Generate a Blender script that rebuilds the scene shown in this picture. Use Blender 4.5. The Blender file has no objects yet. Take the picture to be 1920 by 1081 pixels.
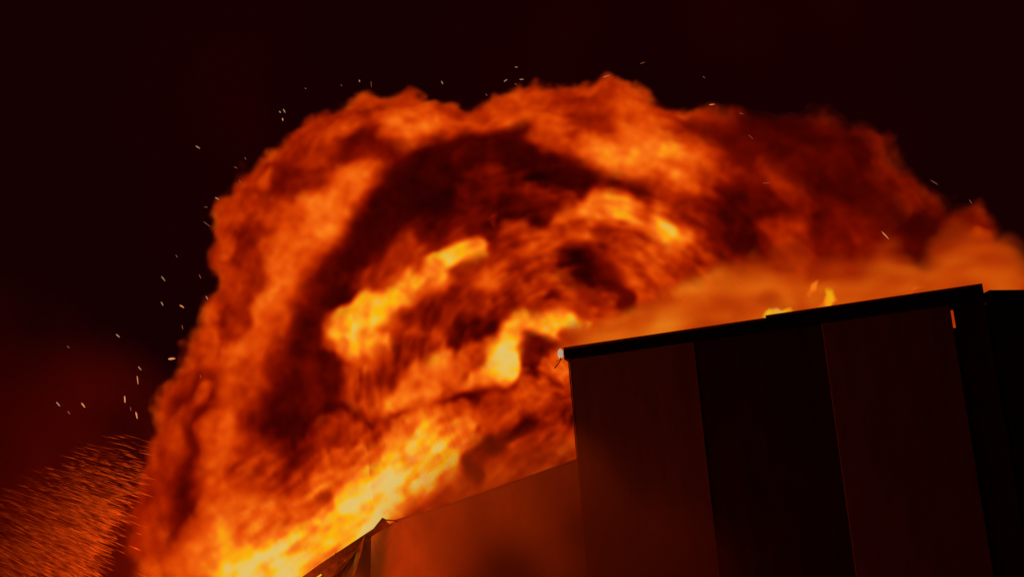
import bpy, bmesh, math, random, time
import numpy as np
from mathutils import Vector, Matrix

T_START = time.time()
sc = bpy.context.scene
COL = sc.collection

# ------------------------------------------------------------------ camera
FPX = 1920 * 50 / 36.0
PITCH, ROLL = math.radians(15.8), math.radians(4.4)
EYE = Vector((0, 0, 1.7))
_f = Vector((0, math.cos(PITCH), math.sin(PITCH)))
_u0 = Vector((0, -math.sin(PITCH), math.cos(PITCH)))
_r0 = Vector((1, 0, 0))
CR = _r0 * math.cos(ROLL) - _u0 * math.sin(ROLL)
CU = _u0 * math.cos(ROLL) + _r0 * math.sin(ROLL)
cam_data = bpy.data.cameras.new('camera')
cam = bpy.data.objects.new('camera', cam_data)
COL.objects.link(cam)
cam.matrix_world = Matrix(((CR.x, CU.x, -_f.x, EYE.x), (CR.y, CU.y, -_f.y, EYE.y), (CR.z, CU.z, -_f.z, EYE.z), (0, 0, 0, 1)))
cam_data.lens = 50
cam_data.sensor_width = 36
cam_data.clip_end = 3000
sc.camera = cam

# ------------------------------------------------------------------ night sky
world = bpy.data.worlds.new('World')
sc.world = world
world.use_nodes = True
wn, wl = world.node_tree.nodes, world.node_tree.links
bg = wn['Background']
sky = wn.new('ShaderNodeTexSky')
sky.sky_type = 'NISHITA'
sky.sun_disc = False
sky.sun_elevation = math.radians(-8)
sky.sun_rotation = math.radians(200)
add = wn.new('ShaderNodeMix')
add.data_type = 'RGBA'
add.blend_type = 'ADD'
add.inputs[0].default_value = 1.0
wl.new(sky.outputs[0], add.inputs[6])
add.inputs[7].default_value = (0.125, 0.0038, 0.010, 1)      # smoke-laden night sky over the town
wl.new(add.outputs[2], bg.inputs[0])
bg.inputs[1].default_value = 0.06

# ------------------------------------------------------------------ added point lamp before the fire's foot, boosting the flames' light
fl = bpy.data.lights.new('flame_fill_light', 'POINT')
fl.energy = 1600
fl.color = (1.0, 0.08, 0.004)
fl.shadow_soft_size = 2.2
flo = bpy.data.objects.new('flame_fill_light', fl)
flo.location = (-8.6, 33.6, 4.6)
COL.objects.link(flo)

# ------------------------------------------------------------------ exposure and render set-up
vs = sc.view_settings
vs.view_transform = 'Standard'
vs.look = 'None'
vs.exposure = 0
vs.gamma = 1
sc.cycles.max_bounces = 4
sc.cycles.diffuse_bounces = 1
sc.cycles.glossy_bounces = 1
sc.cycles.transmission_bounces = 4
sc.cycles.volume_bounces = 1
sc.cycles.transparent_max_bounces = 24
sc.cycles.volume_step_rate = 1.5
sc.cycles.volume_max_steps = 512
sc.cycles.use_denoising = True


# ------------------------------------------------------------------ helpers
def ray(x, y):
    return _f + CR * ((x - 960) / FPX) - CU * ((y - 540.5) / FPX)


def at_y(x, y, Y):                       # point of the place seen at photo pixel (x, y), Y metres into the scene
    d = ray(x, y)
    return EYE + d * (Y / d.y)


def at_z(x, y, Z):
    d = ray(x, y)
    return EYE + d * ((Z - EYE.z) / d.z)


def at_plane(x, y, p, n):
    d = ray(x, y)
    return EYE + d * ((Vector(p) - EYE).dot(n) / d.dot(n))


def srgb(r, g, b):
    f = lambda c: c / 12.92 if c <= 0.04045 else ((c + 0.055) / 1.055) ** 2.4
    return (f(r / 255), f(g / 255), f(b / 255), 1.0)


def tag(o, label=None, cat=None, group=None, kind=None):
    for k, v in (('label', label), ('category', cat), ('group', group), ('kind', kind)):
        if v:
            o[k] = v
    return o


def empty(name, loc=(0, 0, 0)):
    o = bpy.data.objects.new(name, None)
    o.location = loc
    COL.objects.link(o)
    return o


def link(name, me, mat=None, parent=None):
    o = bpy.data.objects.new(name, me)
    COL.objects.link(o)
    if mat:
        me.materials.append(mat)
    if parent:
        o.parent = parent
        o.matrix_parent_inverse = Matrix.Translation(-Vector(parent.location))
    return o


def from_bm(name, bm, mat, parent=None, smooth=False):
    me = bpy.data.meshes.new(name)
    bm.normal_update()
    bm.to_mesh(me)
    bm.free()
    if smooth:
        for p in me.polygons:
            p.use_smooth = True
    return link(name, me, mat, parent)


def prism(bm, pts, off):                  # polygon (list of Vectors) pushed along off
    a = [bm.verts.new(p) for p in pts]
    b = [bm.verts.new(Vector(p) + Vector(off)) for p in pts]
    n = len(a)
    bm.faces.new(a)
    bm.faces.new(b[::-1])
    for i in range(n):
        bm.faces.new((a[i], b[i], b[(i + 1) % n], a[(i + 1) % n]))


def bar(bm, p, q, r, sides=6, r2=None):   # round bar from p to q
    p, q = Vector(p), Vector(q)
    r2 = r if r2 is None else r2
    d = (q - p).normalized()
    s = d.cross(Vector((0, 0, 1)) if abs(d.z) < 0.9 else Vector((1, 0, 0))).normalized()
    t = d.cross(s)
    A, B = [], []
    for i in range(sides):
        a = 2 * math.pi * i / sides
        v = s * math.cos(a) + t * math.sin(a)
        A.append(bm.verts.new(p + v * r))
        B.append(bm.verts.new(q + v * r2))
    for i in range(sides):
        j = (i + 1) % sides
        bm.faces.new((A[i], A[j], B[j], B[i]))
    bm.faces.new(A[::-1])
    bm.faces.new(B)


def material(name, base, rough=0.6, metal=0.0, noise=0.25, scale=3.0, stretch=(1, 1, 1), bump=0.0, spec=0.5):
    m = bpy.data.materials.new(name)
    m.use_nodes = True
    n, l = m.node_tree.nodes, m.node_tree.links
    p = n['Principled BSDF']
    tc = n.new('ShaderNodeTexCoord')
    mp = n.new('ShaderNodeMapping')
    mp.inputs['Scale'].default_value = stretch
    l.new(tc.outputs['Object'], mp.inputs[0])
    nz = n.new('ShaderNodeTexNoise')
    nz.inputs['Scale'].default_value = scale
    nz.inputs['Detail'].default_value = 6
    nz.inputs['Roughness'].default_value = 0.65
    l.new(mp.outputs[0], nz.inputs['Vector'])
    rp = n.new('ShaderNodeValToRGB')
    rp.color_ramp.elements[0].position = 0.3
    rp.color_ramp.elements[1].position = 0.7
    lo, hi = 1 - noise, 1 + noise
    rp.color_ramp.elements[0].color = (base[0] * lo, base[1] * lo, base[2] * lo, 1)
    rp.color_ramp.elements[1].color = (min(1, base[0] * hi), min(1, base[1] * hi), min(1, base[2] * hi), 1)
    l.new(nz.outputs['Fac'], rp.inputs[0])
    l.new(rp.outputs[0], p.inputs['Base Color'])
    p.inputs['Roughness'].default_value = rough
    p.inputs['Metallic'].default_value = metal
    p.inputs['Specular IOR Level'].default_value = spec
    if bump:
        b = n.new('ShaderNodeBump')
        b.inputs['Strength'].default_value = bump
        b.inputs['Distance'].default_value = 0.02
        l.new(nz.outputs['Fac'], b.inputs['Height'])
        l.new(b.outputs[0], p.inputs['Normal'])
    return m


# ------------------------------------------------------------------ ground
M_ground = material('asphalt', (0.05, 0.048, 0.046), 0.9, scale=2.0, bump=0.3)
bm = bmesh.new()
prism(bm, [Vector(p) for p in ((-900, -300, -0.3), (900, -300, -0.3), (900, 1500, -0.3), (-900, 1500, -0.3))], (0, 0, 0.3))
tag(from_bm('ground', bm, M_ground), kind='structure')

# ------------------------------------------------------------------ the dark hall on the right
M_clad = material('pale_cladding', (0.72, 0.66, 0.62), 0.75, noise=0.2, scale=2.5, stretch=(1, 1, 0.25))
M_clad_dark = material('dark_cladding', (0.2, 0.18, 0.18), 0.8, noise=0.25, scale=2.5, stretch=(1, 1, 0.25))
M_cap = material('parapet_metal', (0.07, 0.065, 0.06), 0.4, 0.6, noise=0.3, scale=6)
M_rim = material('rim_light_metal', (0.75, 0.7, 0.66), 0.5, 0.6, noise=0.3, scale=9)  # pale metal for bars added along edges to catch the fire's light
M_roof = material('roof_felt', (0.06, 0.06, 0.06), 0.9)
ZTOP = 9.0
A = at_z(1060, 650, ZTOP)
B = at_z(1842, 535, ZTOP)
AB = (B - A)
LAB = AB.length
ux = AB.normalized()                       # along the facade
un = Vector((ux.y, -ux.x, 0)).normalized()  # outwards, to the camera
if un.y > 0:
    un = -un


def F(s, n, z):                            # facade coordinates: along, out, height
    return Vector((A.x, A.y, 0)) + ux * s + un * n + Vector((0, 0, z))


def fbox(bm, s0, s1, n0, n1, z0, z1):
    prism(bm, [F(s0, n0, z0), F(s1, n0, z0), F(s1, n1, z0), F(s0, n1, z0)], (0, 0, z1 - z0))


def s_at(px, py):                          # where a pixel meets the facade plane
    p = at_plane(px, py, A, un)
    return (p - A).dot(ux), p.z


hall = tag(empty('industrial_hall', (A.x, A.y, 0)), 'dark flat-roofed industrial hall silhouetted in front of the fire, right', 'building')
s1 = s_at(1303, 655)[0]
s2 = s_at(1541, 615)[0]
s3 = s_at(1786, 590)[0]
zslot1 = s_at(1785, 577)[1]
zslot0 = s_at(1786, 612)[1]
ZC = ZTOP - 0.30
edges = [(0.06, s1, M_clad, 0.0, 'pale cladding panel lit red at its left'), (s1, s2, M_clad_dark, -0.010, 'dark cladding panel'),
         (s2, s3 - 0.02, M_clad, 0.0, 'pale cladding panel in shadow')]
for a, b, m, off, lab in edges:
    bm = bmesh.new()
    fbox(bm, a + 0.006, b - 0.006, off - 0.14, off, 0, ZC)
    bmesh.ops.bevel(bm, geom=[e for e in bm.edges], offset=0.008, segments=1, affect='EDGES')
    tag(from_bm('wall_panel', bm, m, hall), lab)
for z0, z1 in ((0, zslot0), (zslot1, ZC)):   # last panel: a narrow slit stays open between it and its neighbour
    bm = bmesh.new()
    fbox(bm, s3 - 0.05, s3 + 0.05, -0.2, -0.144, z0, z1)
    from_bm('joint_strip', bm, M_clad_dark, hall)
for sj in (s1, s2):
    bm = bmesh.new()
    fbox(bm, sj - 0.05, sj + 0.05, -0.24, -0.175, 0, ZC)
    from_bm('joint_strip', bm, M_clad_dark, hall)
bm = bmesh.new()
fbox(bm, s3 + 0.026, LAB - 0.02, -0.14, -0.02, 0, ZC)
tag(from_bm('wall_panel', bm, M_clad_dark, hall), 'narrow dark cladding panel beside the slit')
bm = bmesh.new()
bar(bm, F(0.045, -0.01, 0), F(0.045, -0.01, ZC - 0.01), 0.018)
from_bm('corner_rim_bar', bm, M_rim, hall)  # bar added for the lit line down the corner
bm = bmesh.new()                            # left end wall, roof
prism(bm, [F(0.06, -0.15, 0), F(0.2, -0.15, 0), F(0.2, -16, 0), F(0.06, -16, 0)], (0, 0, ZC))
from_bm('end_wall', bm, M_clad, hall)
bm = bmesh.new()
fbox(bm, 0.22, LAB - 0.02, -16, -0.16, 7.55, 7.75)
from_bm('roof', bm, M_roof, hall)
sm = s_at(1437, 600)[0]
bm = bmesh.new()
fbox(bm, -0.03, sm, -0.32, 0.07, ZC + 0.004, ZTOP - 0.05)
cap1 = from_bm('parapet_cap', bm, M_cap, hall)
bm = bmesh.new()
fbox(bm, sm + 0.004, LAB, -0.32, 0.075, ZC + 0.004, ZTOP)
cap2 = from_bm('parapet_cap', bm, M_cap, hall)
bm = bmesh.new()
bar(bm, F(-0.03, 0.065, ZTOP - 0.045), F(sm, 0.065, ZTOP - 0.045), 0.026, 8)
from_bm('cap_rim_bar', bm, M_rim, cap1)  # bar added for the bright rim along the cap top
bm = bmesh.new()
bar(bm, F(sm + 0.004, 0.07, ZTOP + 0.005), F(LAB, 0.07, ZTOP + 0.005), 0.026, 8)
from_bm('cap_rim_bar', bm, M_rim, cap2)  # same added rim-light bar on the second cap

# wing that runs on to the right, its parapet a little lower
wing = tag(empty('hall_wing', (B.x, B.y, 0)), 'black wall of the wing beyond the parapet step, at the right border', 'building')
zw = ZTOP - 0.12
W0 = at_z(1852, 545, zw)
W1 = at_z(1960, 544, zw)
wd = (W1 - W0).normalized()
wnrm = Vector((wd.y, -wd.x, 0))
if wnrm.y > 0:
    wnrm = -wnrm
W0b, W1b = Vector((W0.x, W0.y, 0)), Vector((W0.x, W0.y, 0)) + wd * 12
bm = bmesh.new()
prism(bm, [W0b, W1b, W1b - wnrm * 0.15, W0b - wnrm * 0.15], (0, 0, zw - 0.25))
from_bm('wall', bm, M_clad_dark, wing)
bm = bmesh.new()
c0, c1 = F(LAB - 0.03, -0.06, 0), F(LAB - 0.03, -0.2, 0)
prism(bm, [c0, W0b + wd * 0.05 - wnrm * 0.16, W0b - wnrm * 0.3, c1], (0, 0, zw - 0.27))
from_bm('corner_post', bm, M_clad_dark, wing)
bm = bmesh.new()
prism(bm, [q + Vector((0, 0, zw - 0.246)) for q in (W0b + wnrm * 0.06, W1b + wnrm * 0.06, W1b - wnrm * 0.3, W0b - wnrm * 0.3)], (0, 0, 0.246))
from_bm('parapet_cap', bm, M_cap, wing)

# small weather-beaten lamp on the hall's corner, its bracket and loose cable
M_lampglass = bpy.data.materials.new('lamp_housing')
M_lampglass.use_nodes = True
_p = M_lampglass.node_tree.nodes['Principled BSDF']
_p.inputs['Base Color'].default_value = (0.75, 0.78, 0.75, 1)
_p.inputs['Roughness'].default_value = 0.25
_p.inputs['Emission Color'].default_value = (0.9, 0.78, 0.55, 1)
_p.inputs['Emission Strength'].default_value = 0.45
M_cable = material('black_cable', (0.02, 0.02, 0.02), 0.7)
lp = F(-0.12, 0.02, ZTOP - 0.14)
lamp = tag(empty('corner_lamp', lp), 'small pale lamp with a dangling cable on the hall corner', 'lamp')
bm = bmesh.new()
bmesh.ops.create_icosphere(bm, subdivisions=2, radius=0.085, matrix=Matrix.Translation(lp) @ Matrix.Diagonal((0.75, 0.75, 1.35, 1)))
from_bm('lamp_glass', bm, M_lampglass, lamp, True)
bm = bmesh.new()
bar(bm, lp + Vector((0.02, 0.01, 0)), F(0.02, 0.0, ZTOP - 0.16), 0.02)
from_bm('bracket', bm, M_cap, lamp)
bm = bmesh.new()
q = [lp + Vector(v) for v in ((0, -0.03, -0.1), (-0.03, -0.03, -0.19), (-0.09, -0.03, -0.25), (-0.16, -0.03, -0.33))]
for a, b in zip(q, q[1:]):
    bar(bm, a, b, 0.012, 5)
bar(bm, q[1] + Vector((0.05, 0, 0.06)), q[1] + Vector((-0.08, 0, 0.01)), 0.008, 5)
from_bm('cable', bm, M_cable, lamp)

# ------------------------------------------------------------------ burning annex, left of the hall
M_annex = material('scorched_render', (0.38, 0.24, 0.18), 0.85, noise=0.6, scale=0.9, stretch=(1, 1, 0.7), bump=0.15)
M_eave = material('eave_metal', (0.16, 0.13, 0.12), 0.45, 0.7, noise=0.4, scale=7)
M_torn = material('buckled_sheet_metal', (0.30, 0.25, 0.22), 0.4, 0.7, noise=0.5, scale=5, bump=0.2)
P0 = Vector((1.9, 31.35, 0))
P1 = Vector((-4.1, 37.3, 0))
wx = (P1 - P0).normalized()
an = Vector((wx.y, -wx.x, 0))
if an.y > 0:
    an = -an
annex = tag(empty('burning_annex', (P1.x, P1.y, 0)), 'low fire-lit annex wall under the flames, left of the dark hall', 'building')
edge_px = [(1110, 852), (1075, 865), (1010, 888), (960, 905), (905, 925), (850, 944), (800, 960), (742, 976), (712, 990), (690, 1006), (672, 1030), (655, 1081), (630, 1180)]
top = [at_plane(x, y, P0, an) for x, y in edge_px]
svals = [(p - P0).dot(wx) for p in top]


def annex_panel(i0, i1, gap=0.004, mat=M_annex):
    pts = top[i0:i1 + 1]
    lo = [Vector((pts[0].x, pts[0].y, 0)), Vector((pts[-1].x, pts[-1].y, 0))]
    poly = [lo[0] + wx * gap] + [p + (wx * gap if k == 0 else (-wx * gap if k == len(pts) - 1 else Vector())) for k, p in enumerate(pts)] + [lo[1] - wx * gap]
    bm = bmesh.new()
    prism(bm, poly, -an * 0.12)
    return from_bm('wall_panel', bm, mat, annex)


annex_panel(0, 3)
annex_panel(3, 5)
annex_panel(5, 9)
for k in range(0, 7):                       # eave flashing in lengths
    a, b = top[k], top[k + 1]
    bm = bmesh.new()
    prism(bm, [a + an * 0.05 + wx * 0.004, b + an * 0.05 - wx * 0.004, b - an * 0.2 - wx * 0.004, a - an * 0.2 + wx * 0.004], (0, 0, 0.03))
    fo = from_bm('eave_flashing', bm, M_eave, annex)
    bm = bmesh.new()
    bar(bm, a + Vector((0, 0, 0.03)) - an * 0.05, b + Vector((0, 0, 0.03)) - an * 0.05, 0.02)
    from_bm('eave_rim_bar', bm, M_rim, fo)  # pale bar added for the lit line along the eave
# rear roof slab below the burning part
bm = bmesh.new()
prism(bm, [Vector((-15, 38.2, 3.2)), Vector((-4.6, 38.2, 3.2)), Vector((2.5, 33.5, 3.2)), Vector((2.5, 46, 3.2)), Vector((-15, 46, 3.2))], (0, 0, 0.2))
from_bm('roof', bm, M_roof, annex)
bm = bmesh.new()
prism(bm, [Vector((-15, 38, 0)), Vector((-4.6, 38, 0)), Vector((-4.6, 38.15, 0)), Vector((-15, 38.15, 0))], (0, 0, 3.4))
from_bm('low_wall', bm, M_annex, annex)

# buckled roof edge torn open at the annex end
torn = tag(empty('torn_roof_edge', (P1.x, P1.y, 0)), 'buckled torn sheet metal roof edge before the white-hot flames', 'roof sheet')
TY = 36.6


def sheet(name, pts, depths, mat, thick=0.02, parent=torn):
    v = [at_y(x, y, TY + d) for (x, y), d in zip(pts, depths)]
    n = (v[1] - v[0]).cross(v[-1] - v[0]).normalized()
    bm = bmesh.new()
    prism(bm, v, n * thick)
    bmesh.ops.triangulate(bm, faces=[f for f in bm.faces if len(f.verts) > 4])
    return from_bm(name, bm, mat, parent)


sheet('edge_beam', [(545, 1096), (600, 1056), (660, 1017), (700, 990), (717, 969), (724, 973), (706, 997), (668, 1026), (612, 1066), (575, 1092)], [0] * 10, M_eave, 0.10)
sheet('fascia_strip', [(690, 1000), (724, 975), (733, 985), (700, 1002)], [-.06, -.02, .1, .05], M_torn)
sheet('fascia_strip', [(600, 1072), (665, 1030), (690, 1006), (686, 1016), (655, 1045), (612, 1090)], [-.05, -.02, -.05, -.15, -.1, -.05], M_torn)
sheet('curled_sheet', [(684, 1002), (676, 1040), (660, 1092), (645, 1092), (664, 1050), (672, 1024)], [-.1, -.28, -.3, -.1, .0, -.04], M_torn)
sheet('curled_sheet', [(628, 1036), (640, 1032), (652, 1052), (645, 1072), (638, 1056)], [.05, .1, -.1, -.1, .0], M_torn)
sheet('curled_sheet', [(612, 1090), (640, 1066), (663, 1038), (658, 1050), (640, 1078), (628, 1096)], [-.3, -.22, -.18, -.05, -.05, -.1], M_torn)
sheet('dark_lining', [(575, 1100), (640, 1048), (690, 1007), (696, 1004), (694, 1110)], [.3, .3, .3, .3, .3], M_clad_dark)
bm = bmesh.new()
q = [at_y(x, y, TY) for x, y in ((724, 974), (738, 975), (750, 980), (762, 983))]
for a, b in zip(q, q[1:]):
    bar(bm, a, b, 0.02, 5)
from_bm('bent_rod', bm, M_eave, torn)


# ------------------------------------------------------------------ fire: gas with a temperature at every point
RAMP = [(0.00, (16, 0, 1)), (0.10, (32, 0, 1)), (0.20, (64, 2, 0)), (0.32, (116, 11, 0)), (0.45, (172, 34, 0)), (0.57, (217, 64, 3)),
        (0.68, (242, 94, 12)), (0.78, (255, 128, 26)), (0.86, (255, 170, 14)), (0.93, (244, 192, 4)), (1.0, (232, 196, 108))]


def fire_material(name, sigma, ramp=RAMP):
    m = bpy.data.materials.new(name)
    m.use_nodes = True
    nt = m.node_tree
    nt.nodes.clear()
    N, L = nt.nodes.new, nt.links.new
    out = N('ShaderNodeOutputMaterial')
    at = N('ShaderNodeAttribute')
    at.attribute_name = 'density'
    rp = N('ShaderNodeValToRGB')
    el = rp.color_ramp.elements
    while len(el) < len(ramp):
        el.new(0.5)
    for e, (t, c) in zip(el, ramp):
        e.position = t
    for e, (t, c) in zip(el, ramp):
        e.color = srgb(*c)
    ht = N('ShaderNodeAttribute')
    ht.attribute_name = 'heat'
    L(ht.outputs['Fac'], rp.inputs[0])
    de = N('ShaderNodeMath')
    de.operation = 'MULTIPLY'
    de.inputs[1].default_value = sigma
    L(at.outputs['Fac'], de.inputs[0])
    red = N('ShaderNodeMix')
    red.data_type = 'RGBA'
    red.blend_type = 'MULTIPLY'
    red.inputs[0].default_value = 1.0
    red.inputs[7].default_value = (0.92, 1.0, 1.0, 1)
    L(rp.outputs[0], red.inputs[6])
    em = N('ShaderNodeEmission')
    L(red.outputs[2], em.inputs[0])
    L(de.outputs[0], em.inputs[1])
    ab = N('ShaderNodeVolumeAbsorption')
    ab.inputs[0].default_value = (0.08, 0.0, 0, 1)      # soot lets red through best
    L(de.outputs[0], ab.inputs[1])
    ad = N('ShaderNodeAddShader')
    L(em.outputs[0], ad.inputs[0])
    L(ab.outputs[0], ad.inputs[1])
    L(ad.outputs[0], out.inputs['Volume'])
    return m


def scatter_material(name, density, color):
    m = bpy.data.materials.new(name)
    m.use_nodes = True
    nt = m.node_tree
    nt.nodes.clear()
    N, L = nt.nodes.new, nt.links.new
    out = N('ShaderNodeOutputMaterial')
    at = N('ShaderNodeAttribute')
    at.attribute_name = 'density'
    mu = N('ShaderNodeMath')
    mu.operation = 'MULTIPLY'
    mu.inputs[1].default_value = density
    L(at.outputs['Fac'], mu.inputs[0])
    pv = N('ShaderNodeVolumePrincipled')
    pv.inputs['Color'].default_value = color
    pv.inputs['Density Attribute'].default_value = ''
    pv.inputs['Anisotropy'].default_value = 0.55
    L(mu.outputs[0], pv.inputs['Density'])
    L(pv.outputs[0], out.inputs['Volume'])
    return m


def film_material(name, color, amount=0.02):        # added shell round a gas body, nearly clear and faintly glowing
    m = bpy.data.materials.new(name)
    m.use_nodes = True
    nt = m.node_tree
    nt.nodes.clear()
    N, L = nt.nodes.new, nt.links.new
    out = N('ShaderNodeOutputMaterial')
    tr = N('ShaderNodeBsdfTransparent')
    em = N('ShaderNodeEmission')
    em.inputs[0].default_value = color
    mx = N('ShaderNodeMixShader')
    mx.inputs[0].default_value = amount
    L(tr.outputs[0], mx.inputs[1])
    L(em.outputs[0], mx.inputs[2])
    L(mx.outputs[0], out.inputs['Surface'])
    return m


M_film = film_material('gas_shell', srgb(110, 25, 2))


def _axis_up(Arr, n, h, cell, ax, phase):
    u = np.arange(n, dtype=np.float32) * (h / cell) + phase
    i = np.floor(u).astype(np.int64)
    f = (u - i).astype(np.float32)
    w = ((1 - f) ** 3 / 6, (3 * f ** 3 - 6 * f ** 2 + 4) / 6, (-3 * f ** 3 + 3 * f ** 2 + 3 * f + 1) / 6, f ** 3 / 6)
    sh = [1, 1, 1]
    sh[ax] = n
    out = None
    for k in range(4):
        t = np.take(Arr, i + k, axis=ax) * w[k].reshape(sh).astype(np.float32)
        out = t if out is None else out + t
    return out


def noise(shape, h, cell, seed):
    """smooth value noise, unit variance, cell size in metres (one number or one per axis)"""
    if np.isscalar(cell):
        cell = (cell,) * 3
    rng = np.random.default_rng(seed)
    dims = [int(n * h / c) + 6 for n, c in zip(shape, cell)]
    Arr = rng.standard_normal(dims, dtype=np.float32)
    ph = rng.random(3)
    for ax in (1, 0, 2):
        Arr = _axis_up(Arr, shape[ax], h, cell[ax], ax, float(ph[ax]))
    return Arr * np.float32(1 / 0.33)


def swirl_noise(shape, h, GX, GZ, centre, cell, seed):
    """noise drawn out along circles round centre (an x, z point): cell = (radial m, angle rad, depth m)"""
    rs, ts = cell[0] / 4.0, cell[1] / 4.0
    dx, dz = GX - centre[0], GZ - centre[1]
    r = np.hypot(dx, dz)
    th = np.mod(np.arctan2(dz, dx) + math.pi / 4 + 0.03 * r, 2 * math.pi)
    nr, nt = int(r.max() / rs) + 3, int(2 * math.pi / ts) + 3
    N3 = noise((nr, nt, shape[1]), 1.0, (4.0, 4.0, cell[2] / h), seed)
    u, v = (r / rs).ravel(), (th / ts).ravel()
    i, j = u.astype(np.int32), v.astype(np.int32)
    fu, fv = (u - i).astype(np.float32)[:, None], (v - j).astype(np.float32)[:, None]
    N3 = N3.reshape(nr * nt, shape[1])
    k = i * nt + j
    o = (N3[k] * (1 - fu) + N3[k + nt] * fu) * (1 - fv) + (N3[k + 1] * (1 - fu) + N3[k + nt + 1] * fu) * fv
    return np.ascontiguousarray(o.reshape(shape[0], shape[2], shape[1]).transpose(0, 2, 1))


def poly_dist(X, Z, poly):
    """signed distance (inside positive) of 2-d points to a closed polygon"""
    inside = np.zeros(X.shape, bool)
    d = np.full(X.shape, 1e9, np.float32)
    n = len(poly)
    for i in range(n):
        (x0, z0), (x1, z1) = poly[i], poly[(i + 1) % n]
        dx, dz = x1 - x0, z1 - z0
        t = np.clip(((X - x0) * dx + (Z - z0) * dz) / (dx * dx + dz * dz + 1e-12), 0, 1)
        d = np.minimum(d, np.hypot(X - x0 - t * dx, Z - z0 - t * dz))
        if abs(dz) > 1e-9:
            cross = ((z0 > Z) != (z1 > Z)) & (X < (x1 - x0) * (Z - z0) / dz + x0)
            inside ^= cross
    return np.where(inside, d, -d).astype(np.float32)


def line_dist(X, Z, pts):
    d = np.full(X.shape, 1e9, np.float32)
    if len(pts) == 1:
        return np.hypot(X - pts[0][0], Z - pts[0][1])
    for (x0, z0), (x1, z1) in zip(pts, pts[1:]):
        dx, dz = x1 - x0, z1 - z0
        t = np.clip(((X - x0) * dx + (Z - z0) * dz) / (dx * dx + dz * dz + 1e-12), 0, 1)
        d = np.minimum(d, np.hypot(X - x0 - t * dx, Z - z0 - t * dz))
    return d


def bilinear(M, u, v):
    u = np.clip(u, 0, M.shape[0] - 1.001)
    v = np.clip(v, 0, M.shape[1] - 1.001)
    i, j = u.astype(np.int32), v.astype(np.int32)
    fu, fv = u - i, v - j
    k = i * M.shape[1] + j
    R = M.ravel()
    w = M.shape[1]
    return (R[k] * (1 - fu) + R[k + w] * fu) * (1 - fv) + (R[k + 1] * (1 - fu) + R[k + w + 1] * fu) * fv


def voxel_group(mn, mx, res, mat, heat):
    g = bpy.data.node_groups.new('voxel_gas', 'GeometryNodeTree')
    g.interface.new_socket('Geometry', in_out='INPUT', socket_type='NodeSocketGeometry')
    g.interface.new_socket('Geometry', in_out='OUTPUT', socket_type='NodeSocketGeometry')
    N, L = g.nodes.new, g.links.new
    gi, go = N('NodeGroupInput'), N('NodeGroupOutput')
    pos = N('GeometryNodeInputPosition')

    def vm(op, src, val):
        m = N('ShaderNodeVectorMath')
        m.operation = op
        L(src, m.inputs[0])
        if val is not None:
            m.inputs[1].default_value = val
        return m.outputs[0]
    v = vm('SUBTRACT', pos.outputs[0], mn)
    v = vm('MULTIPLY', v, [(q - 1) / (b - a) for q, a, b in zip(res, mn, mx)])
    v = vm('ADD', v, (0.5, 0.5, 0.5))
    v = vm('FLOOR', v, None)
    sep = N('ShaderNodeSeparateXYZ')
    L(v, sep.inputs[0])
    ii = []
    for k in range(3):
        fi = N('FunctionNodeFloatToInt')
        fi.rounding_mode = 'ROUND'
        L(sep.outputs[k], fi.inputs[0])
        ii.append(fi.outputs[0])
    cur = ii[0]
    for k in (1, 2):
        a = N('FunctionNodeIntegerMath')
        a.operation = 'MULTIPLY_ADD'
        L(cur, a.inputs[0])
        a.inputs[1].default_value = int(res[k])
        L(ii[k], a.inputs[2])
        cur = a.outputs[0]
    def cube(attr):
        na = N('GeometryNodeInputNamedAttribute')
        na.data_type = 'FLOAT'
        na.inputs[0].default_value = attr
        si = N('GeometryNodeSampleIndex')
        si.data_type = 'FLOAT'
        si.domain = 'POINT'
        L(gi.outputs[0], si.inputs[0])
        L(na.outputs[0], si.inputs[1])
        L(cur, si.inputs['Index'])
        vc = N('GeometryNodeVolumeCube')
        L(si.outputs[0], vc.inputs['Density'])
        vc.inputs['Min'].default_value = mn
        vc.inputs['Max'].default_value = mx
        for k, q in zip(('Resolution X', 'Resolution Y', 'Resolution Z'), res):
            vc.inputs[k].default_value = int(q)
        return vc.outputs[0]
    vol = cube('soot')
    if heat:
        gg = N('GeometryNodeGetNamedGrid')
        gg.data_type = 'FLOAT'
        gg.inputs['Name'].default_value = 'density'
        L(cube('heat'), gg.inputs['Volume'])
        sg = N('GeometryNodeStoreNamedGrid')
        sg.data_type = 'FLOAT'
        sg.inputs['Name'].default_value = 'heat'
        L(vol, sg.inputs['Volume'])
        L(gg.outputs['Grid'], sg.inputs['Grid'])
        vol = sg.outputs[0]
    st = N('GeometryNodeSetMaterial')
    st.inputs['Material'].default_value = mat
    L(vol, st.inputs[0])
    L(st.outputs[0], go.inputs[0])
    return g


def gas_object(name, V, org, h, mat, parent, T=None):
    """an object whose points carry the gas values; its node tree turns them into a fog volume"""
    me = bpy.data.meshes.new(name)
    me.vertices.add(V.size)
    me.attributes.new('soot', 'FLOAT', 'POINT').data.foreach_set('value', np.ascontiguousarray(V, np.float32).ravel())
    if T is not None:
        me.attributes.new('heat', 'FLOAT', 'POINT').data.foreach_set('value', np.ascontiguousarray(T, np.float32).ravel())
    me.materials.append(mat)
    o = link(name, me, None, None)
    o['kind'] = 'stuff'
    mx = [float(o_ + (n - 1) * h) for o_, n in zip(org, V.shape)]
    md = o.modifiers.new('gas', 'NODES')
    md.node_group = voxel_group([float(q) for q in org], mx, V.shape, mat, T is not None)
    if parent:
        o.parent = parent
        o.matrix_parent_inverse = Matrix.Translation(-Vector(parent.location))
    return o


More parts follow.
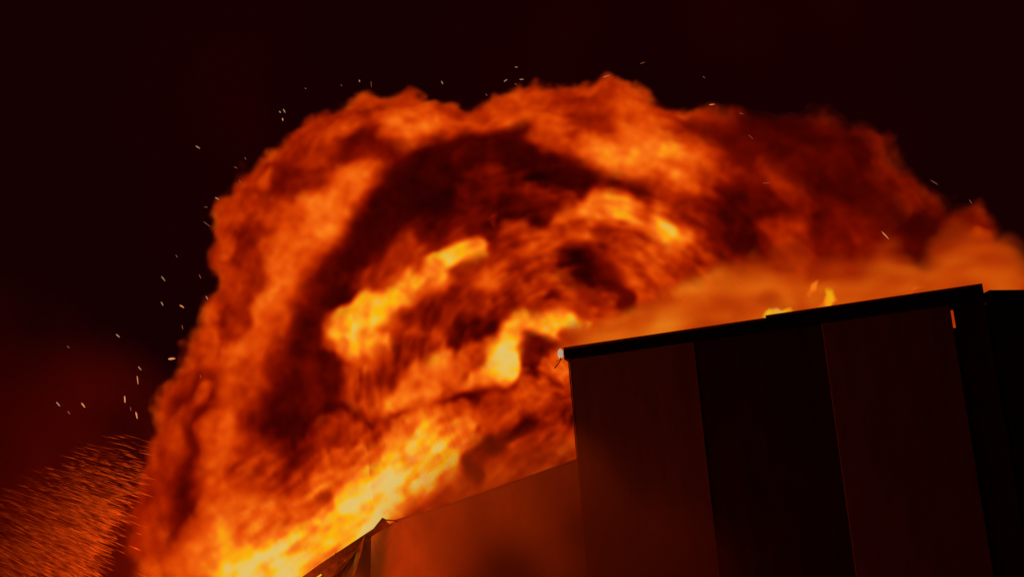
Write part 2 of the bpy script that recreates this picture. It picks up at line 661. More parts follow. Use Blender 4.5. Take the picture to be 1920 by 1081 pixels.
def surface_nets(S, org, h):
    """closed skin S = 0 (inside positive): points, quads"""
    S = np.pad(S, 1, constant_values=-1.0)
    ins = S > 0
    nx, ny, nz = S.shape
    c = [ins[a:nx - 1 + a, b:ny - 1 + b, d:nz - 1 + d] for a in (0, 1) for b in (0, 1) for d in (0, 1)]
    cnt = sum(q.astype(np.int8) for q in c)
    act = (cnt > 0) & (cnt < 8)
    idx = np.full(act.shape, -1, np.int64)
    ijk = np.argwhere(act)
    idx[act] = np.arange(len(ijk))
    acc = np.zeros((len(ijk), 3))
    num = np.zeros(len(ijk))
    cor = np.array([(a, b, d) for a in (0, 1) for b in (0, 1) for d in (0, 1)])
    vals = np.stack([S[ijk[:, 0] + a, ijk[:, 1] + b, ijk[:, 2] + d] for a, b, d in cor], 1)
    for p in range(8):
        for q in range(p + 1, 8):
            if np.abs(cor[p] - cor[q]).sum() == 1:
                m = (vals[:, p] > 0) != (vals[:, q] > 0)
                t = vals[:, p] / (vals[:, p] - vals[:, q] + 1e-12)
                pt = cor[p] + t[:, None] * (cor[q] - cor[p])
                acc[m] += pt[m]
                num[m] += 1
    pts = (ijk - 1 + acc / np.maximum(num, 1)[:, None]) * h + np.array(org)
    quads = []
    for ax in range(3):
        sl0, sl1 = [slice(None)] * 3, [slice(None)] * 3
        sl0[ax], sl1[ax] = slice(0, -1), slice(1, None)
        a, b = ins[tuple(sl0)], ins[tuple(sl1)]
        e = np.argwhere(a != b)
        o1, o2 = [(1, 2), (2, 0), (0, 1)][ax]
        ok = (e[:, o1] > 0) & (e[:, o2] > 0) & (e[:, o1] < S.shape[o1] - 1) & (e[:, o2] < S.shape[o2] - 1)
        e = e[ok]
        flip = b[e[:, 0], e[:, 1], e[:, 2]]
        d1, d2 = np.zeros(3, int), np.zeros(3, int)
        d1[o1], d2[o2] = 1, 1
        g = [idx[tuple((e - s).T)] for s in (d1 + d2, d2, 0 * d1, d1)]
        qd = np.stack(g, 1)
        qd[flip] = qd[flip][:, ::-1]
        quads.append(qd)
    return pts, np.concatenate(quads)


def skin_object(name, pts, quads, mat, parent):
    used, inv = np.unique(quads, return_inverse=True)
    me = bpy.data.meshes.new(name)
    me.from_pydata(pts[used].tolist(), [], inv.reshape(-1, 4).tolist())
    for p in me.polygons:
        p.use_smooth = True
    return link(name, me, mat, parent)


def XZ(x, y, Y):
    p = at_y(x, y, Y)
    return (p.x, p.z)


def build_gas(outline, Yc, Yf, D, R, h, base, strokes, warp, puff, mottle, seed, edge=0.22, zmin=None, halfback=1.0, pad=0.6, streak=None, inner=0.0, shrink=0.0, clip=None, thin=(), swirl=None, rimfade=1.0):
    """3-d field of gas temperature. outline: photo pixels of the body's rim (plane Yc); strokes: (points, radius, heat, softness) on plane Yf;
    D: half depth; R: how far from the rim the body reaches its full depth; warp / puff / mottle: (amplitude, cell) octaves."""
    poly = [XZ(x, y, Yc) for x, y in outline]
    P = np.array(poly)
    lo = np.array([P[:, 0].min() - pad, Yc - D - pad * 0.5, P[:, 1].min() - pad])
    hi = np.array([P[:, 0].max() + pad, Yc + D * halfback + pad * 0.5, P[:, 1].max() + pad])
    if zmin is not None:
        lo[2] = zmin
    res = np.ceil((hi - lo) / h).astype(int) + 1
    shape = tuple(int(q) for q in res)
    gx = lo[0] + np.arange(shape[0]) * h
    gz = lo[2] + np.arange(shape[2]) * h
    GX, GZ = np.meshgrid(gx.astype(np.float32), gz.astype(np.float32), indexing='ij')
    dist = poly_dist(GX, GZ, poly)
    k = FPX / Yf
    heat = np.full(GX.shape, base, np.float32)
    mp = Yf / FPX * 1.03
    for s in strokes:
        pts, rad, t = s[0], s[1], s[2]
        soft = s[3] if len(s) > 3 else 0.9
        Ys = s[4] if len(s) > 4 else Yf
        d = line_dist(GX, GZ, [XZ(x, y, Ys) for x, y in pts]) / (rad * mp)
        w = np.clip((1 + soft * 0.5 - d) / max(soft, 1e-3), 0, 1)
        w = w * w * (3 - 2 * w)
        heat = heat + (t - heat) * w
    # warped coordinates
    wx_ = np.zeros(shape, np.float32)
    wz_ = np.zeros(shape, np.float32)
    for i, (a, c) in enumerate(warp):
        wx_ += a * noise(shape, h, c, seed + 10 * i)
        wz_ += a * noise(shape, h, c, seed + 10 * i + 1)
    sw = None
    if swirl:
        centre = XZ(*swirl[0], Yf)
        rr = np.hypot(GX - centre[0], GZ - centre[1]) + 1e-3
        tx, tz = (-(GZ - centre[1]) / rr)[:, None, :], ((GX - centre[0]) / rr)[:, None, :]
        far = np.clip((rr - 4.8) / 2.0, 0, 1)[:, None, :]
        calm = np.ones(GX.shape, np.float32)
        for pp, rad, Ys in swirl[2]:
            calm = np.minimum(calm, np.clip(line_dist(GX, GZ, [XZ(x, y, Ys) for x, y in pp]) / (rad * mp) * 1.5 - 0.5, 0.25, 1))
        calm = calm[:, None, :]
        for i, (aT, aW, cell) in enumerate(swirl[1]):
            n_ = swirl_noise(shape, h, GX, GZ, centre, cell, seed + 600 + i) * calm
            wx_ += (aW * tx) * n_
            wz_ += (aW * tz) * n_
            n_ *= aT * (1 - 0.65 * far)
            sw = n_ if sw is None else sw + n_
            del n_
    iu = (np.arange(shape[0], dtype=np.float32))[:, None, None]
    iv = (np.arange(shape[2], dtype=np.float32))[None, None, :]
    U = iu + wx_ / h
    Vv = iv + wz_ / h
    del wx_, wz_
    d2 = bilinear(dist, U, Vv)
    T = bilinear(heat, U, Vv)
    del U, Vv
    yy = ((lo[1] + np.arange(shape[1]) * h - Yc) / D).astype(np.float32)
    yy = np.where(yy > 0, yy / halfback, yy)
    S = np.minimum(d2 - shrink, R) - R * (yy ** 2)[None, :, None]
    del d2
    bill = np.zeros(shape, np.float32)
    for i, (a, c) in enumerate(puff):
        b = np.abs(noise(shape, h, c, seed + 200 + i)) - 0.7
        bill += a * b
    S += bill
    if clip:
        S = np.minimum(S, clip(shape, h, lo))
    if mottle:
        mt = np.zeros(shape, np.float32)
        for i, (a, c) in enumerate(mottle):
            mt += a * noise(shape, h, c, seed + 400 + i)
        if streak:
            mt += streak(shape, h, lo, GX, GZ)
        if sw is not None:
            mt *= 1 - 0.15 * far
            mt += sw
            del sw
        T += mt * np.clip(0.17 + 1.15 * T, 0.15, 1.0)
    if inner:
        T += inner * np.clip(S / R, 0, 1)
    T = np.clip(T, 0.06, 1.0)
    e = np.clip(S / edge, 0, 1)
    V = e * e * (3 - 2 * e) * (rimfade + (1 - rimfade) * np.clip(S / 1.1, 0, 1))
    if thin:
        tm = np.ones(GX.shape, np.float32)
        for pp, rad, t, soft in thin:
            d = line_dist(GX, GZ, [XZ(x, y, Yf) for x, y in pp]) / (rad * mp)
            w = np.clip((1 + soft * 0.5 - d) / soft, 0, 1)
            tm += (t - tm) * w * w * (3 - 2 * w)
        V *= tm[:, None, :] * np.clip(1 + (1 - tm[:, None, :]) * 0.7 * noise(shape, h, 0.9, seed + 77), 0.1, 3)
    T[S < -0.35] = 0
    return V, T, S, lo, shape


print('setup', round(time.time() - T_START, 1))

# ---- the great plume
rim = [(255, 1230), (258, 1000), (262, 860), (292, 750), (345, 690), (372, 590), (396, 555), (388, 480), (405, 395), (448, 335), (486, 282), (525, 268), (565, 228),
       (640, 202), (700, 176), (770, 176), (832, 190), (862, 192), (880, 205), (925, 178), (1000, 160), (1060, 168), (1120, 152), (1185, 162), (1232, 198),
       (1300, 214), (1380, 216), (1440, 226), (1500, 214), (1560, 212), (1612, 236), (1662, 272), (1712, 335), (1762, 385), (1840, 400), (1884, 440), (1890, 500),
       (1860, 640), (1500, 760), (1120, 900), (1000, 1230)]
K = [
    # right hand red smoke
    ([(1340, 225), (1500, 215), (1630, 265)], 55, .23), ([(1370, 300)], 110, .28), ([(1500, 300)], 150, .22), ([(1650, 400), (1800, 470)], 130, .18), ([(1400, 420)], 110, .25),
    ([(1580, 250)], 60, .2), ([(1660, 290), (1700, 330), (1730, 370)], 14, .44), ([(1860, 420), (1876, 470)], 18, .42), ([(1440, 250)], 40, .27),
    ([(1470, 430), (1500, 470)], 46, .52), ([(1310, 260), (1300, 330)], 40, .42), ([(1560, 450), (1650, 460)], 70, .29), ([(1420, 300), (1500, 380)], 24, .38),
    # left body
    ([(300, 900)], 70, .50), ([(300, 1040)], 60, .52), ([(350, 970), (380, 860), (395, 760)], 40, .30), ([(330, 760), (350, 700)], 40, .36),
    ([(425, 880), (440, 800), (465, 700), (500, 600)], 55, .58), ([(520, 580), (590, 450), (680, 350), (740, 290)], 70, .63),
    ([(580, 480), (640, 420)], 45, .65), ([(420, 800)], 40, .61),
    ([(450, 430)], 38, .34), ([(440, 560), (430, 620)], 34, .36), ([(520, 300), (570, 330)], 44, .34), ([(650, 285), (730, 275)], 34, .32),
    ([(470, 490), (480, 520)], 30, .40), ([(400, 530), (410, 560)], 20, .36),
    ([(398, 480), (418, 400), (470, 330)], 16, .52), ([(500, 300)], 22, .56), ([(375, 600), (375, 650)], 18, .58), ([(310, 800), (370, 730)], 16, .56),
    ([(560, 240), (620, 260)], 30, .44), ([(520, 700), (540, 640)], 28, .44),
    # top
    ([(640, 225), (720, 200), (800, 215)], 36, .58), ([(740, 240), (790, 235)], 34, .67), ([(850, 220)], 28, .52), ([(900, 215), (960, 200)], 26, .52),
    ([(1000, 200), (1040, 240)], 34, .58), ([(1090, 200), (1140, 215)], 34, .40), ([(1190, 190), (1200, 260), (1260, 310)], 55, .60), ([(1100, 275), (1180, 310)], 30, .62),
    ([(1215, 290), (1250, 310)], 34, .66), ([(1040, 170), (1120, 165)], 16, .42),
    # dark arch and the hollow below it
    ([(555, 730), (590, 620), (630, 510)], 54, .25, 1.1), ([(510, 800), (570, 750), (600, 690)], 46, .24, 1.3), ([(450, 890), (560, 810)], 20, .16),
    ([(860, 410)], 130, .26, .5),
    ([(655, 540), (685, 450), (735, 380), (810, 310), (900, 270), (960, 275)], 54, .19, .8), ([(960, 275), (1030, 320), (1100, 360), (1190, 385)], 38, .17, .8),
    ([(700, 430), (780, 350)], 46, .15), ([(860, 430)], 60, .30), ([(900, 370), (960, 390)], 50, .29), ([(800, 380)], 46, .15), ([(740, 480), (700, 520)], 44, .24),
    ([(940, 300)], 30, .18),
    ([(1000, 410), (1040, 400)], 30, .26), ([(950, 435), (980, 440)], 24, .50), ([(920, 410)], 8, .6), ([(880, 470), (940, 460)], 22, .42),
    # inner whirl
    ([(900, 560), (1050, 560), (1150, 590)], 80, .40), ([(930, 520), (1040, 530)], 45, .46),
    ([(1060, 425), (1130, 392), (1195, 405), (1250, 465)], 32, .66), ([(1010, 470), (1060, 440)], 26, .52), ([(1095, 495), (1125, 512)], 40, .16, 1.3), ([(1140, 545), (1160, 560)], 24, .15),
    ([(1200, 480)], 36, .45), ([(1060, 545), (1130, 560)], 20, .33), ([(1250, 520)], 36, .42), ([(1190, 440), (1230, 500)], 18, .56),
    ([(760, 560)], 60, .50), ([(700, 520), (760, 480)], 30, .40), ([(815, 498), (895, 463)], 20, .90, .9), ([(800, 520)], 28, .68),
    ([(755, 525), (740, 560)], 22, .70), ([(645, 635), (665, 610), (695, 585)], 40, .93, .7), ([(665, 615)], 18, 1.0), ([(728, 582), (738, 560)], 15, .88), ([(630, 660)], 14, .74), ([(690, 640), (710, 660)], 20, .80),
    ([(660, 700), (655, 760)], 24, .60), ([(720, 690)], 30, .42), ([(790, 600), (850, 590)], 36, .30),
    ([(830, 640), (910, 600)], 30, .27), ([(760, 660), (800, 670)], 26, .34),
    ([(875, 735), (925, 700), (945, 640), (985, 612), (1060, 605)], 26, .88, .8), ([(920, 705), (942, 655)], 24, .94), ([(885, 725)], 28, .78),
    ([(985, 670), (1000, 640)], 22, .30), ([(1040, 620), (1100, 630)], 14, .46),
    ([(750, 760), (790, 720), (830, 695)], 34, .69), ([(860, 760), (960, 740)], 28, .34),
    ([(600, 780), (700, 800), (790, 800), (870, 770)], 34, .17), ([(450, 880), (520, 830)], 18, .2), ([(900, 790), (1060, 700)], 36, .54), ([(1030, 740), (1070, 720)], 30, .52), ([(980, 790), (1060, 770)], 18, .36),
]
KBASE = [  # the burning base, over the annex roof
    ([(500, 880), (640, 820), (740, 825)], 34, .40), ([(740, 840), (860, 800)], 34, .52), ([(420, 990), (520, 900)], 44, .54), ([(350, 1080), (420, 1000)], 50, .56),
    ([(430, 1050), (600, 930), (720, 870), (870, 825)], 50, .66), ([(470, 1085), (640, 980), (740, 900), (840, 865)], 54, .80), ([(500, 1080), (680, 950)], 50, .88),
    ([(640, 990), (700, 935), (730, 910)], 30, .97), ([(480, 1100), (560, 1060)], 50, .88), ([(880, 825)], 22, .86), ([(540, 955), (600, 930)], 18, .62), ([(790, 850), (840, 850)], 18, .88),
    ([(905, 880), (930, 850)], 20, .30, ), ([(950, 835), (1010, 815)], 14, .30), ([(960, 900), (1060, 840)], 40, .48), ([(910, 905)], 14, .24), ([(700, 850), (640, 860)], 14, .56),
]
THIN = [([(1560, 200), (1700, 300), (1900, 420)], 190, .16, .6), ([(1400, 200), (1480, 260)], 100, .3, .6), ([(300, 800), (280, 1080)], 60, .6, .6), ([(1862, 425), (1880, 475)], 24, .8, .6)]
HV = 0.05
SWIRL = ((1080, 740), [(.06, .10, (.55, .26, 1.0)), (.055, .07, (.24, .13, .6)), (.06, .045, (.12, .075, .4)), (.05, .03, (.075, .05, .25))],
         [([(430, 1080), (600, 960), (800, 870), (960, 820)], 130, 36.9), ([(880, 720), (940, 670), (1000, 612), (1060, 605)], 55, 35.3), ([(640, 640), (740, 570)], 60, 35.3), ([(820, 495), (890, 465)], 40, 35.3),
          ([(740, 770), (830, 690)], 50, 35.3), ([(420, 900), (440, 780), (500, 600), (640, 420)], 100, 35.3)])
t0 = time.time()


def diagonal_streaks(shape, h, lo, GX, GZ):
    # flames at the base are drawn out up and to the right
    n = noise(shape, h, (0.5, 0.4, 0.16), 901) * 0.06 + noise(shape, h, (0.24, 0.3, 0.09), 902) * 0.05
    nx_, nz_ = shape[0], shape[2]
    sh = (np.arange(nx_) * 0.62).astype(int)
    j = (np.arange(nz_)[None, :] - sh[:, None]) % nz_
    n = np.take_along_axis(n, np.broadcast_to(j[:, None, :], shape), axis=2)
    z = lo[2] + np.arange(nz_) * h
    x = lo[0] + np.arange(nx_) * h
    w = np.clip((9.6 - z) / 2.0, 0, 1)[None, :] * np.clip((x + 8.5) / 2, 0, 1)[:, None]
    return n * w[:, None, :].astype(np.float32)


def behind_annex(shape, h, lo):
    # the fire stands behind the annex wall up to its eave
    x = (lo[0] + np.arange(shape[0]) * h)[:, None, None]
    y = (lo[1] + np.arange(shape[1]) * h)[None, :, None]
    z = (lo[2] + np.arange(shape[2]) * h)[None, None, :]
    back = -((x - P0.x) * an.x + (y - P0.y) * an.y) - 0.3
    left = y - (37.3 - np.clip(-6.0 - x, 0, 9) * 1.3)
    return (np.where(x > P1.x, back, left) + np.maximum(z - 6.6, 0) * 0.5).astype(np.float32)


V, T, S, org, shp = build_gas(rim, 38.0, 35.3, 3.2, 2.4, HV, .48, K + [(a, b, c, 0.6, 36.9) for a, b, c in KBASE],
                           warp=[(.05, 1.7), (.055, .8), (.05, .4), (.03, .2)],
                           puff=[(.10, 1.5), (.10, .7), (.08, .36), (.05, .18), (.03, .11)], swirl=SWIRL, edge=0.40, rimfade=0.22,
                           mottle=[(.05, 1.1), (.045, .5), (.05, .25), (.045, .12)], seed=7, thin=THIN, zmin=4.2, streak=diagonal_streaks, halfback=0.75, shrink=0.12, clip=behind_annex)
print('plume', shp, V.size, round(time.time() - t0, 1))
M_fire = fire_material('burning_gas', 8.0)
plume = tag(empty('fire_plume', (-4, 36, 4.2)), 'towering orange fire cloud with a dark soot arch rolling over the roofs', 'fire', kind='thing')
gas_object('burning_gas', V, org, HV, M_fire, plume, T)
Sc = S[1::4, 1::4, 1::4]
pts, quads = surface_nets(Sc, org + HV, HV * 4)
cen = pts[quads].mean(1)


def skin_zone(c):
    """0 outer billow, 1 soot arch, 2 inner flame, 3 base flame, 4 red smoke"""
    x, z = c[:, 0], c[:, 2]
    z_ = np.zeros(len(c), int)
    L2 = lambda pp, r: line_dist(x, z, [XZ(a, b, 35.3) for a, b in pp]) < r
    ctr = np.array([XZ(a, b, 35.3) for a, b in ((1290, 200), (1290, 700))])
    z_[x > ctr[0, 0]] = 4
    z_[L2([(700, 640), (850, 560), (950, 700), (1100, 600), (1150, 450)], 2.1)] = 2
    z_[L2([(520, 790), (590, 640), (650, 470), (720, 370), (800, 305), (900, 270), (1030, 310), (1180, 375)], .85)] = 1
    z_[L2([(420, 1150), (560, 980), (700, 900), (860, 860), (1040, 800)], 1.35)] = 3
    return z_


zone = skin_zone(cen)
for k, (nm, lab) in enumerate((('outer_billow', 'orange outer billows'), ('soot_arch', 'dark red arch of soot'), ('inner_flame', 'whirling inner flames with yellow hooks'),
                               ('base_flame', 'white and yellow flames at the base'), ('red_smoke', 'dim red smoke at the right'))):
    tag(skin_object(nm, pts, quads[zone == k], M_film, plume), lab)
del V, T, S, Sc

# ---- smoke bank over the hall roof, the firelight on it put in as emission
bank = [(1040, 660), (1075, 615), (1180, 575), (1290, 525), (1400, 500), (1480, 512), (1530, 515), (1580, 480), (1650, 470), (1700, 495), (1745, 450), (1810, 448), (1850, 485),
        (1930, 498), (2050, 510), (2050, 640), (1850, 640), (1400, 680), (1060, 720)]
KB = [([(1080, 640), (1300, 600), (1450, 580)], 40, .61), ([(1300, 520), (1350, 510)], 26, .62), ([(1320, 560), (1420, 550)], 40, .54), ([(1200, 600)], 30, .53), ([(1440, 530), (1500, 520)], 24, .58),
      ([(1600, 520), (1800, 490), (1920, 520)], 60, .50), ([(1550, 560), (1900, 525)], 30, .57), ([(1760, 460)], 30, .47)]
t0 = time.time()
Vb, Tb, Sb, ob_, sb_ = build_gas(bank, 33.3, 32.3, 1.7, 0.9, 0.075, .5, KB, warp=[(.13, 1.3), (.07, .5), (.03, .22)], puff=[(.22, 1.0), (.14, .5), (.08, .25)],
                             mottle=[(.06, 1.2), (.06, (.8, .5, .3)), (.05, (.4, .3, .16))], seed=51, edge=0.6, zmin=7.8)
print('bank', sb_, round(time.time() - t0, 1))
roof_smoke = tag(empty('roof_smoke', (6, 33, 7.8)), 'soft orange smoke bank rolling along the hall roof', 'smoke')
gas_object('emissive_smoke', Vb, ob_, 0.075, fire_material('roof_smoke_emissive', 1.6, [(t, (r * .93, min(255, g * 1.06 + 2), b + 2)) for t, (r, g, b) in RAMP]), roof_smoke, Tb)
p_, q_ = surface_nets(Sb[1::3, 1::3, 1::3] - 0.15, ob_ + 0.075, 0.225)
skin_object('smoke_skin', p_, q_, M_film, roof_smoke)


# ---- thin smoke pall behind the fire, its red firelit glow painted as emission
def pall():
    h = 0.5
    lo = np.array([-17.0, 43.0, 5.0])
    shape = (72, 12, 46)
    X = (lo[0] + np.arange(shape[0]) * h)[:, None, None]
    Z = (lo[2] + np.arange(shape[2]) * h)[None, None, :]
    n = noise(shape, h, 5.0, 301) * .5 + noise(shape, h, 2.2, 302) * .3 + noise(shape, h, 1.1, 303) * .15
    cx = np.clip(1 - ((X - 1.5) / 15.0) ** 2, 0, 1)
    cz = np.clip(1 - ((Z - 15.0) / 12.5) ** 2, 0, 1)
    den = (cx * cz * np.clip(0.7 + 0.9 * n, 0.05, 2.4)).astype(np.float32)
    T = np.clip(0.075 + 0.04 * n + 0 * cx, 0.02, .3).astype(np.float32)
    o = gas_object('smoke_pall', den, lo, h, fire_material('smoke_pall_emissive', 0.3), None, T)
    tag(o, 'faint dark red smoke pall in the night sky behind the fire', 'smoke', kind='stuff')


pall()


# ---- single flames standing on the roof edge
def small_flame(outline, Y, base, strokes, label, seed, D=0.16, h=0.028, sigma=9, R=0.12):
    cx, cy = sum(p[0] for p in outline) / len(outline), sum(p[1] for p in outline) / len(outline)
    outline = [(cx + (x - cx) * 1.1, cy + (y - cy) * 1.0) for x, y in outline]
    Vf, Tf, Sf, of_, sf_ = build_gas(outline, Y, Y, D, R, h, base, strokes, warp=[(.03, .22), (.018, .1)], puff=[(.025, .2), (.015, .1)], mottle=[(.04, .2), (.03, .09)], seed=seed, edge=0.10, pad=0.12)
    root = tag(empty('roof_flame', tuple(float(q) for q in of_)), label, 'flame', 'flames on the hall roof edge')
    gas_object('burning_gas', Vf, of_, h, fire_material('flame_gas', sigma), root, Tf)
    p_, q_ = surface_nets(Sf, of_, h)
    skin_object('flame_skin', p_, q_, M_film, root)


small_flame([(1424, 602), (1432, 580), (1440, 573), (1450, 577), (1458, 571), (1466, 577), (1480, 574), (1486, 584), (1478, 600)], 30.2, .9,
            [([(1440, 582), (1468, 582)], 8, 1.0)], 'white-hot little flame at the step of the parapet cap', 61)
small_flame([(1525, 600), (1545, 565), (1552, 540), (1558, 532), (1564, 545), (1570, 560), (1562, 580), (1550, 605)], 30.6, .74,
            [([(1552, 575), (1560, 550)], 7, .86)], 'tall orange flame leaning over the parapet, right of the white one', 62)
small_flame([(1508, 548), (1516, 530), (1532, 522), (1543, 518), (1536, 534), (1530, 552), (1518, 556)], 30.8, .68,
            [([(1520, 545), (1530, 530)], 6, .78)], 'detached orange flame curl above the parapet', 63)
small_flame([(1670, 570), (1690, 552), (1712, 540), (1738, 533), (1742, 541), (1715, 552), (1690, 566)], 30.0, .6,
            [([(1715, 543), (1735, 538)], 5, .72)], 'low flame streak along the parapet near its right end', 64)
print('fire done', round(time.time() - T_START, 1))

# ------------------------------------------------------------------ smoke lit by the fire
def soft_smoke(name, blobs, Y, D, h, mat, seed, label):
    xs = [XZ(x, y, Y) for x, y, r in blobs]
    mp = Y / FPX * 1.03
    lo = np.array([min(a[0] - b[2] * mp for a, b in zip(xs, blobs)), Y - D, min(a[1] - b[2] * mp for a, b in zip(xs, blobs))])
    hi = np.array([max(a[0] + b[2] * mp for a, b in zip(xs, blobs)), Y + D, max(a[1] + b[2] * mp for a, b in zip(xs, blobs))])
    shape = tuple(int(q) for q in np.ceil((hi - lo) / h).astype(int) + 1)
    X = (lo[0] + np.arange(shape[0]) * h)[:, None, None]
    Yy = (lo[1] + np.arange(shape[1]) * h)[None, :, None]
    Z = (lo[2] + np.arange(shape[2]) * h)[None, None, :]
    den = np.zeros(shape, np.float32)
    for (x, z), (_, _, r) in zip(xs, blobs):
        d = np.sqrt((X - x) ** 2 + (Z - z) ** 2 + ((Yy - Y) * (r * mp / D)) ** 2) / (r * mp)
        den = np.maximum(den, np.clip(1 - d, 0, 1))
    n = noise(shape, h, 1.4, seed) * .45 + noise(shape, h, .6, seed + 1) * .4
    den = den * np.clip(0.7 + .45 * n, 0, 2)
    o = gas_object(name, den, lo, h, mat, None)
    tag(o, label, 'smoke', kind='stuff')
    return o


soft_smoke('wall_smoke', [(1100, 1060, 190), (940, 1060, 260), (1180, 1130, 230), (1040, 940, 150), (1060, 1000, 180)], 28.3, 1.2, 0.2, scatter_material('wall_smoke_gas', 2.4, (0.85, 0.5, 0.35, 1)), 71,
           'thin red-lit smoke drifting before the annex and the hall wall')
soft_smoke('drifting_smoke', [(-60, 780, 300), (60, 900, 330), (-20, 1040, 380), (160, 980, 240)], 37, 2.5, 0.3, scatter_material('drifting_smoke_gas', 0.9, (0.85, 0.35, 0.2, 1)), 81,
           'dim dark red smoke drifting at the left border')

# ------------------------------------------------------------------ water thrown at the fire from the left
M_water = bpy.data.materials.new('water_drops')
M_water.use_nodes = True
nt = M_water.node_tree
nt.nodes.clear()
wo = nt.nodes.new('ShaderNodeOutputMaterial')
d1 = nt.nodes.new('ShaderNodeBsdfDiffuse')
d2_ = nt.nodes.new('ShaderNodeBsdfTranslucent')
for d in (d1, d2_):
    d.inputs[0].default_value = (0.9, 0.9, 0.9, 1)
mxs = nt.nodes.new('ShaderNodeMixShader')
mxs.inputs[0].default_value = 0.5
nt.links.new(d1.outputs[0], mxs.inputs[1])
nt.links.new(d2_.outputs[0], mxs.inputs[2])
nt.links.new(mxs.outputs[0], wo.inputs['Surface'])
rnd = random.Random(5)
vv, ff = [], []


def drop(p, d, length, r):
    s = d.cross(Vector((0, 1, 0))).normalized()
    t = d.cross(s).normalized()
    b = len(vv)
    vv.append(p - d * length * 0.5)
    for k in range(4):
        a = k * math.pi / 2
        vv.append(p + d * length * 0.12 + (s * math.cos(a) + t * math.sin(a)) * r)
    vv.append(p + d * length * 0.5)
    for k in range(4):
        ff.append((b, b + 1 + k, b + 1 + (k + 1) % 4))
        ff.append((b + 5, b + 1 + (k + 1) % 4, b + 1 + k))


n = 0
while n < 6400:
    x, y = rnd.uniform(-60, 275), rnd.uniform(800, 1130)
    topy = 940 - 0.50 * x if x < 230 else 825
    w = min(1, max(0, (y - topy + 30) / 150)) ** 1.15
    if x > 150:
        w *= max(0.06, 1 - max(0, (y - (850 + (275 - x) * 1.7)) / 90)) if y > 850 + (275 - x) * 1.7 - 60 else 1
    w *= 0.35 + 0.65 * min(1, max(0, (260 - x) / 120))
    if rnd.random() > w:
        continue
    Y = rnd.uniform(35, 38.5)
    p = at_y(x, y, Y)
    q = at_y(x + 40, y + 8 + 14 * (y - 800) / 300 + rnd.uniform(-3, 3), Y + rnd.uniform(-.2, .2))
    drop(p, (q - p).normalized(), rnd.uniform(.15, .6), rnd.uniform(.004, .012) * (0.7 + 0.6 * rnd.random() ** 3))
    n += 1
me = bpy.data.meshes.new('water_spray')
me.from_pydata([tuple(v) for v in vv], [], ff)
tag(link('water_spray', me, M_water), 'fire-hose water spray of fine streaming drops, bottom left', 'water spray', kind='stuff')

# ------------------------------------------------------------------ embers
M_ember = []
for nm, c, s in (('ember_orange', (1, .34, .12, 1), .75), ('ember_pale', (.9, .5, .26, 1), .4), ('ember_red', (.9, .25, .12, 1), .25)):
    m = bpy.data.materials.new(nm)
    m.use_nodes = True
    nn = m.node_tree.nodes
    b = nn['Principled BSDF']
    b.inputs['Base Color'].default_value = (0.03, 0.02, 0.02, 1)
    b.inputs['Emission Color'].default_value = c
    b.inputs['Emission Strength'].default_value = s
    M_ember.append(m)
#          x, y, dx, dy, width, material
EMB = [(371, 276, 8, 5, 3.2, 1), (533, 208, 4, 7, 3, 1), (525, 210, 3, 3, 3.2, 1), (530, 224, 1, 5, 3.2, 0), (674, 152, 1, 4, 3, 1), (696, 158, 1, 12, 1.6, 2), (573, 166, 3, 2, 2.6, 2),
       (829, 155, 3, 6, 2.6, 1), (968, 126, 5, 1, 2.6, 1), (948, 151, 6, -4, 2.8, 1), (978, 149, 8, 0, 2.8, 1), (967, 158, 4, 2, 2.4, 2), (912, 178, 3, 4, 2.2, 2), (1137, 143, 12, -4, 2, 1),
       (1335, 196, 10, -1, 2.6, 0), (1320, 145, 4, 4, 2, 2), (1390, 213, 8, 2, 2, 2), (1408, 257, 8, 8, 1.6, 2), (1437, 343, 14, 0, 2, 2), (1660, 441, 13, 14, 2.6, 0), (1752, 342, 14, 9, 2, 2),
       (1820, 378, 5, 8, 1.8, 2), (1205, 118, 9, -3, 1.8, 2), (407, 372, 7, 4, 3.2, 1), (388, 420, 13, 10, 1.8, 2), (460, 297, 3, 5, 2, 2), (442, 314, 6, 3, 2.2, 2), (386, 388, 7, 1, 2, 2),
       (306, 522, 7, 9, 2.6, 1), (304, 569, 4, 7, 3, 1), (341, 574, 8, 5, 3.4, 0), (375, 518, 4, 8, 2.2, 2), (388, 558, 4, 7, 2.6, 1), (221, 629, 7, 6, 3.4, 1), (322, 672, 13, -1, 5.5, 0),
       (262, 690, 6, 7, 2.8, 1), (258, 712, 2, 16, 2.4, 0), (234, 748, 1, 13, 3.6, 0), (256, 778, 3, 13, 3.6, 0), (109, 757, 7, 8, 3.2, 1), (156, 759, 7, 9, 3.4, 0), (129, 773, 5, 6, 2.8, 2),
       (245, 766, 1, 8, 2, 2), (342, 613, 2, 8, 2.2, 2), (128, 650, 5, 4, 2.4, 2), (331, 480, 3, 5, 2, 2), (376, 705, 2, 6, 2, 2), (450, 340, 3, 6, 2, 2), (640, 160, 3, 3, 2, 2)]
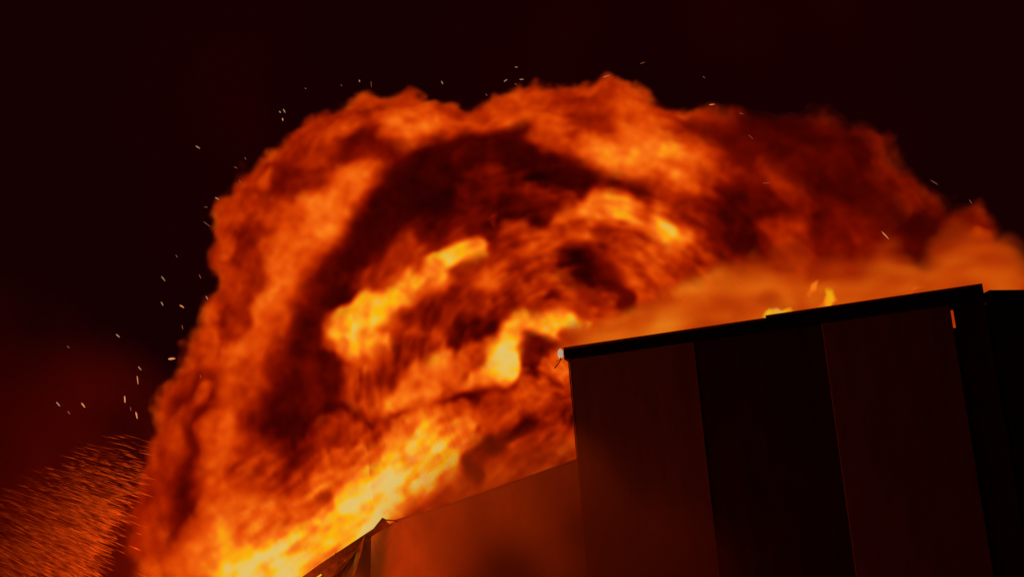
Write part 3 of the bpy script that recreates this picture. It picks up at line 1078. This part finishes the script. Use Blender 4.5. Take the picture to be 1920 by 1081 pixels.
SPECIAL = {(371, 276): 'lone pale ember farthest out from the upper left rim of the fire cloud', (322, 672): 'thickest orange ember, lying level beside the lower left rim',
           (1660, 441): 'long slanting orange ember before the dark red smoke at the right', (221, 629): 'pale ember alone in the dark, left of the thick level ember',
           (530, 224): 'orange ember, lowest of the three at the upper left rim', (109, 757): 'pale slanting ember, leftmost of the low pair near the left border',
           (156, 759): 'orange slanting ember, right one of the low pair near the left border', (256, 778): 'upright orange ember, lowest one above the water spray',
           (234, 748): 'upright orange ember between the low pair and the fire cloud', (968, 126): 'highest tiny ember, above the middle of the fire cloud top',
           (1335, 196): 'level orange ember just above the red smoke, right of the bright billows', (407, 372): 'pale ember touching the left rim where the fire cloud bulges',
           (128, 650): 'dim red ember, highest of those near the left border', (829, 155): 'pale upright ember above the notch in the fire cloud top',
           (1752, 342): 'faint slanting ember in black sky, right of the red smoke rim', (696, 158): 'thin upright red ember above the first billow top'}
for i, (x, y, dx, dy, w, mi) in enumerate(EMB):
    Y = 31.2 + (i * 0.37) % 2.2
    p, q = at_y(x - dx / 2, y - dy / 2, Y), at_y(x + dx / 2, y + dy / 2, Y + 0.05)
    c = (p + q) / 2
    d = (q - p)
    L_ = d.length
    d.normalize()
    s = d.cross(Vector((0, 1, 0))).normalized()
    t = d.cross(s).normalized()
    r = w * Y / FPX * 0.42
    v = []
    for f, k in ((-.5, .35), (-.2, 1), (.25, .8), (.5, .3)):
        for g in range(5):
            a = 2 * math.pi * g / 5 + f
            v.append(d * (f * max(L_, 2 * r)) + (s * math.cos(a) + t * (0.6 * math.sin(a))) * r * k)
    fc = [(4, 3, 2, 1, 0), (15, 16, 17, 18, 19)]
    for rr in range(3):
        for g in range(5):
            fc.append((rr * 5 + g, rr * 5 + (g + 1) % 5, rr * 5 + 5 + (g + 1) % 5, rr * 5 + 5 + g))
    me = bpy.data.meshes.new('ember')
    me.from_pydata([tuple(q_) for q_ in v], [], fc)
    o = link('ember', me, M_ember[mi])
    o.location = c
    if y > 590 and x < 420:
        grp, lab = 'embers low on the left', 'glowing ember drifting in the dark left of the lower fire cloud'
    elif x < 560:
        grp, lab = 'embers left of the plume', 'pale ember flying off the upper left rim of the fire cloud'
    elif x < 1180:
        grp, lab = 'embers above the plume', 'tiny pale ember in the night sky above the fire cloud top'
    else:
        grp, lab = 'embers at the right', 'faint ember over the dim red smoke on the right'
    tag(o, SPECIAL.get((x, y), lab), 'ember', grp)
print('script', round(time.time() - T_START, 1))
